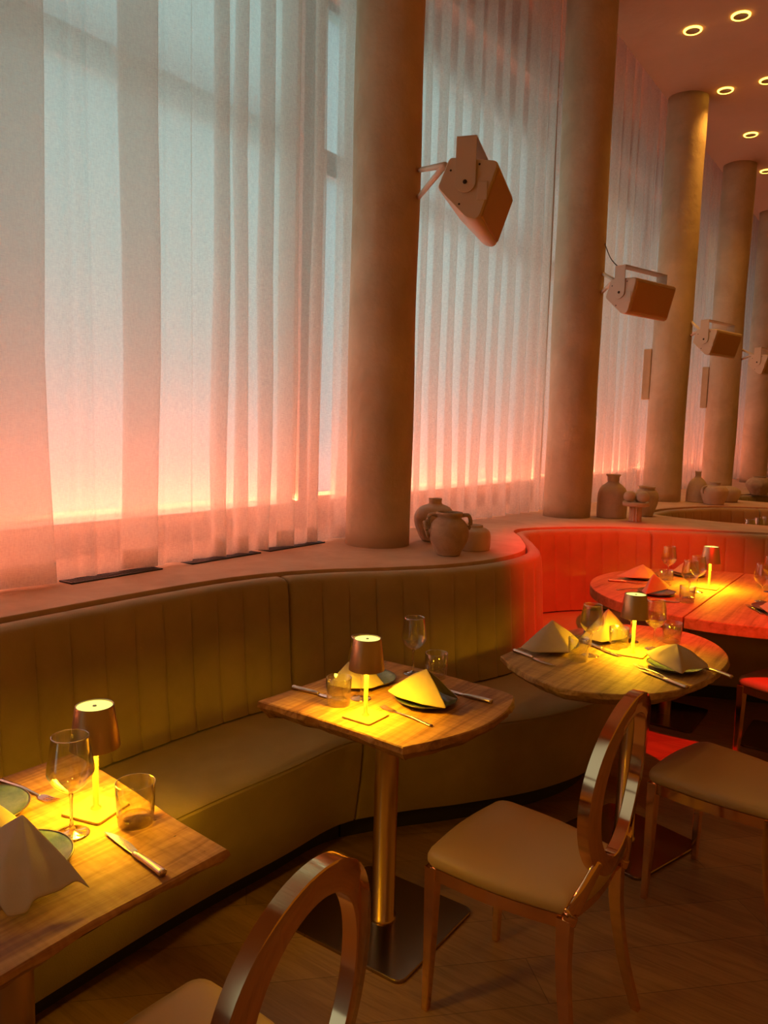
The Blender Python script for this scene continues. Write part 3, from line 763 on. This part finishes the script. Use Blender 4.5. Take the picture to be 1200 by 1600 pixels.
for i, ((u, v), rz, lab, e) in enumerate(LP):
    p_ = at(u, v, TZ)
    if i == 0: lamp.location = p_; lamp.rotation_euler = (0,0,math.radians(rz))
    else: dup(lamp, p_, math.radians(rz), lab)
    add_light('lamp_pool', 'AREA', (p_.x, p_.y, TZ+.160), e*.36, LAMPC, (p_.x, p_.y, 0), shape='DISK', size=.085)
    add_light('lamp_glow', 'SPOT', (p_.x, p_.y, TZ+.154), e*.40, LAMPC, (p_.x, p_.y, 0), spot_size=math.radians(172), spot_blend=.12, shadow_soft_size=.022)

# ------------------------------------------------------------------ glassware
def make_wine(label):
    t = thing('wine_glass', label, 'glass', (0,0,TZ), 0, 'stemmed wine glasses on the tables')
    obj('foot', lathe([(.0005,.0),(.036,.0),(.0365,.0012),(.030,.003),(.012,.006),(.005,.011)], 40), M_GLASS, t)
    obj('stem', lathe([(.0048,.011),(.0034,.03),(.0032,.075),(.005,.090),(.0005,.092)], 20), M_STEM, t)
    o = cat([(.004,.088,0),(.016,.095,0),(.034,.110,0),(.0455,.130,0),(.0465,.142,0),(.043,.170,0),(.0365,.210,0)], 6)
    outer = [(q.x, q.y) for q in o]; inn = [(max(.0005, r-.0013), z+.001) for r, z in reversed(outer)]
    obj('bowl', lathe(outer+[(.0358,.2108)]+inn[:-1]+[(.0005,.0915)], 48), M_GLASS, t)
    obj('rim', lathe([(.0362+.0009*math.cos(a), .2108+.0009*math.sin(a)) for a in [2*PI*k/8 for k in range(9)]], 48), M_GBASE, t)
    return t
WG = [((112,1303),'wine glass in front of the lamp on the left table'), ((564,1091),'wine glass behind the lamp on the middle table'), ((645,1052),'wine glass standing alone at the back of the middle table'),
      ((922,1024),'wine glass left of the lamp on the bark edged round table'), ((1021,1014),'wine glass right of the lamp on the bark edged round table'), ((985,1002),'wine glass hidden behind the lamp of the bark edged round table'),
      ((1043,906),'wine glass standing nearest the red backrest on the big table'), ((1076,934),'wine glass in the middle of the left half of the big table'), ((1088,925),'wine glass just left of the lamp foot on the big table'),
      ((1189,940),'wine glass on the right half of the big table'), ((1203,925),'wine glass cut by the right edge on the big table')]
wg = make_wine(WG[0][1]); wg.location = at(*WG[0][0], TZ)
for (uv, lab) in WG[1:]:
    d_ = dup(wg, at(*uv, TZ), random.uniform(0,6), lab); d_.scale = (.95,.95,.95)
for (uv, lab) in (((1172,812),'distant wine glass left of a pair behind the red backrest'), ((1187,810),'distant wine glass right of a pair behind the red backrest'), ((1199,808),'distant wine glass at the right edge behind the red backrest')):
    q = at(*uv, .968); dup(wg, (q.x, q.y, TZ), 0, lab)
def make_tumbler(label):
    t = thing('tumbler', label, 'glass', (0,0,TZ), 0, 'water tumblers on the tables')
    obj('wall', lathe([(.0375,.001),(.0385,.012),(.0415,.090),(.0408,.0908),(.0400,.090),(.0372,.0135)], 48), M_GLASS, t)
    obj('glass_base', lathe([(.0005,.0),(.0355,.0),(.0370,.002),(.0374,.012),(.034,.0145),(.0005,.0115)], 40), M_GBASE, t)
    return t
TB = [((212,1285),'water tumbler beside the knife on the left table'), ((529,1100),'water tumbler left of the lamp on the middle table'), ((681,1058),'water tumbler at the back corner of the middle table'),
      ((903,1031),'water tumbler by the dark napkin on the bark edged round table'), ((966,1013),'water tumbler between napkin and lamp on the bark edged round table'), ((1049,1004),'water tumbler behind the crumpled napkin on the bark edged round table'),
      ((1040,914),'water tumbler beside the red napkins on the big table'), ((1073,941),'water tumbler at the seam of the big table, near its front edge')]
tb = make_tumbler(TB[0][1]); tb.location = at(*TB[0][0], TZ)
for uv, lab in TB[1:]:
    d_ = dup(tb, at(*uv, TZ), 0, lab); d_.scale = (.95,.95,.95)

# ------------------------------------------------------------------ plates and napkins
def make_plate(label):
    t = thing('plate', label, 'plate', (0,0,TZ), 0, 'teal stoneware plates')
    obj('dish', lathe([(.0005,.001),(.055,.001),(.070,.004),(.096,.016),(.0985,.0185),(.096,.0195),(.088,.014),(.068,.0085),(.0005,.0075)], 56), M_PLATE, t)
    obj('rim', lathe([(.097,.0165),(.0995,.0185),(.0985,.0205),(.0955,.0195),(.097,.0165)], 56), M_RIM, t)
    return t
def nap(label, c, base_, apex, z0=TZ+.019, thick=.0022, bulge=.010, jag=0.):
    """folded napkin: cloth fan falling from one peak to an open polyline of feet"""
    t = obj_from = None
    c = Vector((c[0], c[1], z0))
    bp = [Vector(q) for q in base_]; foot = []
    for i_, q in enumerate(bp):
        if i_ in (0, len(bp)-1): foot.append(q); 
        else:
            u_, w_ = bp[i_-1]-q, bp[i_+1]-q; rr_ = min(.012, u_.length*.3, w_.length*.3)
            foot += [q+u_.normalized()*rr_*(1-k_/4)**2+w_.normalized()*rr_*(k_/4)**2 for k_ in range(5)]
        if i_ < len(bp)-1:
            foot += [q.lerp(bp[i_+1], k_) for k_ in (.3,.5,.7)]
    ap = Vector(apex); M_ = 12; V, Fc = [], []
    n = len(foot)
    for i in range(M_+1):
        k = i/M_
        for j, f in enumerate(foot):
            a = ap + Vector((0,0,0)) + (f-ap)*k
            fold = math.sin(PI*k)*bulge
            r = Vector((f.x, f.y, 0)); 
            nn = r.normalized() if r.length > 1e-5 else Vector((0,0,0))
            wr = noise.noise(Vector((f.x*18, f.y*18, k*2.2)))*.008*k
            a += nn*(fold+wr); a.z += .45*wr + math.sin(PI*k)*bulge*.5
            a.z = max(a.z, .0)
            V.append(a)
    for i in range(M_):
        for j in range(n-1): Fc.append((i*n+j, i*n+j+1, (i+1)*n+j+1, (i+1)*n+j))
    o = obj('napkin', (V, Fc), M_NAP); o.location = c
    m = o.modifiers.new('solid', 'SOLIDIFY'); m.thickness = thick*1.6; m.offset = 0
    s = o.modifiers.new('sub', 'SUBSURF'); s.levels = 1; s.render_levels = 1
    tag(o, label, 'napkin', 'folded linen napkins'); return o
def rel(c, pts):        # world offsets of picture points lying on the plate plane
    o = []
    for u, v, z in pts:
        q = at(u, v, TZ+.019+z); o.append((q.x-c[0], q.y-c[1], z))
    return o
PL = [((-1.60,.80),'teal plate at the bench side of the left table, under the yellow napkin'), ((-1.352,.745),'teal plate nearest on the left table, under the dark side of a napkin'),
      ((-1.477,2.035),'teal plate at the back of the middle table behind the lamp'), ((-1.215,1.992),'teal plate at the chair side of the middle table'),
      ((-1.150,2.850),'dark plate at the pointed end of the bark edged round table'), ((-1.030,3.135),'plate at the back of the bark edged round table'), ((-.690,2.875),'plate at the chair side of the bark edged round table'),
      ((-1.325,4.600),'plate farthest left on the big table'), ((-1.125,4.190),'plate near the front edge on the left half of the big table'), ((-1.130,4.890),'plate at the back of the big table behind the wine glasses'), ((-.560,4.200),'plate at the right edge on the big table')]
pl0 = make_plate(PL[0][1]); pl0.location = (*PL[0][0], TZ)
for c, lab in PL[1:]: dup(pl0, (c[0], c[1], TZ), 0, lab)
def napkin_px(label, c, feet, apx, apos, **kw):
    """feet: picture points with height; apx: picture point of the peak; apos: its ground position relative to the plate"""
    z = vat(apx[0], apx[1], c[0]+apos[0], c[1]+apos[1]) - (TZ+.019)
    return nap(label, c, rel(c, feet), (apos[0], apos[1], z), **kw)
# left table
napkin_px('yellow lit napkin on the bench side of the left table, cut by the left edge', PL[0][0], [(48,1296,.0),(30,1308,.0),(-10,1312,.0),(-70,1295,.0),(-90,1250,.0)], (2,1222), (-.0,-.02))
napkin_px('dark shaded tent napkin in the left foreground', PL[1][0], [(142,1390,.0),(118,1376,.01),(95,1392,.004),(54,1406,.010),(42,1428,.0),(13,1434,.0),(-10,1400,.016),(-70,1350,.0)], (52,1270), (-.012,.016), bulge=.006)
# middle table
napkin_px('folded yellow napkin behind the lamp on the middle table', PL[2][0], [(512,1071,.0),(545,1076,.0),(580,1076,.0),(602,1069,.0)], (556,1020), (-.02,-.03), bulge=.004)
napkin_px('tent shaped yellow napkin open to the right on the middle table', PL[3][0], [(699,1108,.004),(660,1101,.004),(622,1090,.006),(606,1080,.014),(616,1071,.006),(650,1070,.0),(690,1082,.0),(716,1093,.0)], (655,1045), (.0,.0), bulge=.004)
# bark edged round table
napkin_px('dark shaded pyramid napkin at the pointed end of the round table', PL[4][0], [(812,1012,.0),(832,1020,.0),(890,1020,.0),(898,1012,.0),(905,1000,.0)], (861,969), (-.01,-.005), bulge=.003)
napkin_px('pyramid napkin behind the wine glass on the bark edged round table', PL[5][0], [(905,996,.0),(940,1004,.0),(978,998,.0),(982,990,.0)], (934,950), (-.0,-.01), bulge=.004)
napkin_px('crumpled pale napkin at the chair side of the bark edged round table', PL[6][0], [(1008,1019,.022),(1020,1032,.01),(1066,1054,.0),(1072,1047,.004),(1106,1044,.008),(1100,1034,.01)], (1056,1006), (.0,.01), bulge=.007)
# big table
napkin_px('red lit napkin farthest left on the big table', PL[7][0], [(962,900,.0),(985,903,.0),(1016,904,.0),(1026,898,.0)], (990,881), (-.0,-.0), bulge=.003)
napkin_px('red lit napkin near the front edge of the big table', PL[8][0], [(1003,924,.0),(1008,929,.0),(1042,921,.0),(1047,916,.0)], (1013,896), (-.02,.0), bulge=.003)
napkin_px('red lit napkin at the back of the big table behind the glasses', PL[9][0], [(1050,892,.0),(1070,897,.0),(1092,893,.0)], (1076,874), (-.0,-.0), bulge=.003)
napkin_px('dark red napkin on the right edge plate of the big table', PL[10][0], [(1186,947,.0),(1200,958,.0),(1225,950,.0)], (1204,938), (-.0,-.0), bulge=.003)
o = nap('tip of a distant red napkin behind the red backrest', (-1.10,7.12), [(-.08,-.05,0),(0,-.09,0),(.08,-.04,0),(.05,.05,0)], (0,0,.10), z0=TZ+.002, bulge=.003)

# ------------------------------------------------------------------ cutlery
def make_fork(label):
    t = thing('fork', label, 'fork', (0,0,TZ), 0, 'steel forks'); L = .20
    pts = [(-L/2,0,.004),(-L/2+.03,0,.005),(-.02,0,.007),(.03,0,.004),(.045,0,.003)]
    obj('handle', tube(cat(pts, 5), [(.0068-.0045*min(1, k/16), .0018) for k in range(21)], 10), M_CUT, t)
    V, Fc = [], []
    head = rings([[(x, -w, z),(x, w, z),(x, w, z+.0015),(x, -w, z+.0015)] for x, w, z in ((.043,.003,.0025),(.050,.009,.002),(.058,.0115,.0015),(.066,.0115,.002))])
    ti = [rings([[(x, yy-w, z),(x, yy+w, z),(x, yy+w, z+.0015),(x, yy-w, z+.0015)] for x, w, z in ((.065,.0017,.002),(.085,.0014,.003),(.102,.0007,.006))]) for yy in (-.0095,-.0032,.0032,.0095)]
    obj('tines', merge(head, *ti), M_CUT, t, smooth=False); return t
def make_knife(label):
    t = thing('knife', label, 'knife', (0,0,TZ), 0, 'steel table knives'); L = .22
    obj('handle', tube(cat([(-L/2,0,.0075),(-.08,0,.0075),(-.04,.001,.007),(-.008,.002,.006)], 6), [(.0075,.0065),(.0095,.007),(.0095,.007)]+[(.0088-.0002*k,.0065) for k in range(13)]+[(.006,.005)]*3, 12), M_CUTH, t)
    o1 = [(-.008,-.005),(.0,-.009),(.03,-.0125),(.07,-.011),(.095,-.004),(.11,.004),(.08,.006),(.03,.006),(-.008,.005)]
    obj('blade', prism(o1, .004, .0058), M_CUT, t, smooth=False, bevel=.0006); return t
def cuth():
    m, nt, o = mat('knife_handle'); v = coords(nt, (1,1,1), (0,0,.8))
    ck = nt.nodes.new('ShaderNodeTexChecker'); ck.inputs['Scale'].default_value = 420; link(nt, v, ck.inputs['Vector'])
    ck.inputs['Color1'].default_value = (.72,.55,.42,1); ck.inputs['Color2'].default_value = (.45,.33,.26,1)
    p = prin(nt, (.6,.5,.4), .3, 1.0); link(nt, ck.outputs['Color'], p.inputs['Base Color']); link(nt, p.outputs[0], o.inputs[0]); return m
M_CUTH = cuth()
fk = make_fork('fork behind the wine glass on the left table'); kn = make_knife('patterned handle knife near the front edge of the left table')
def lay(o, a, b, L, lab=None):
    """a: picture point of the handle end, b: of the tip"""
    p0, p1 = at(*a, TZ+.004), at(*b, TZ+.004); m_ = (p0+p1)/2; rz = math.atan2(p1.y-p0.y, p1.x-p0.x)
    if lab is None: o.location = (m_.x, m_.y, TZ); o.rotation_euler = (0,0,rz); return o
    return dup(o, (m_.x, m_.y, TZ), rz, lab)
lay(fk, (1,1218), (86,1252), .2); lay(kn, (256,1368), (165,1299), .22)
lay(fk, (683,1137), (590,1101), .2, 'fork in front of the plate on the middle table')
lay(kn, (467,1077), (535,1094), .22, 'knife lying behind the tumbler at the left of the middle table')
lay(kn, (754,1094), (690,1077), .22, 'knife at the right of the plate on the middle table')
lay(kn, (803,1017), (868,1041), .22, 'knife beside the dark pyramid napkin on the bark edged table')
lay(kn, (924,1008), (960,1022), .22, 'knife between two tumblers on the bark edged round table')
lay(fk, (1062,1068), (984,1034), .2, 'fork before the crumpled napkin on the bark edged round table')
lay(kn, (1062,1071), (1010,1050), .22, 'knife beside the fork before the crumpled napkin')
lay(kn, (1120,1050), (1095,1040), .22, 'knife sticking out past the crumpled napkin plate')
lay(kn, (1000,937), (1062,941), .22, 'knife along the front edge of the left half of the big table')
lay(kn, (962,908), (1000,911), .22, 'knife below the farthest left napkin of the big table')
lay(fk, (970,921), (1004,919), .2, 'fork left of the front napkin on the big table')
lay(fk, (1194,961), (1166,944), .2, 'fork beside the plate on the right half of the big table')
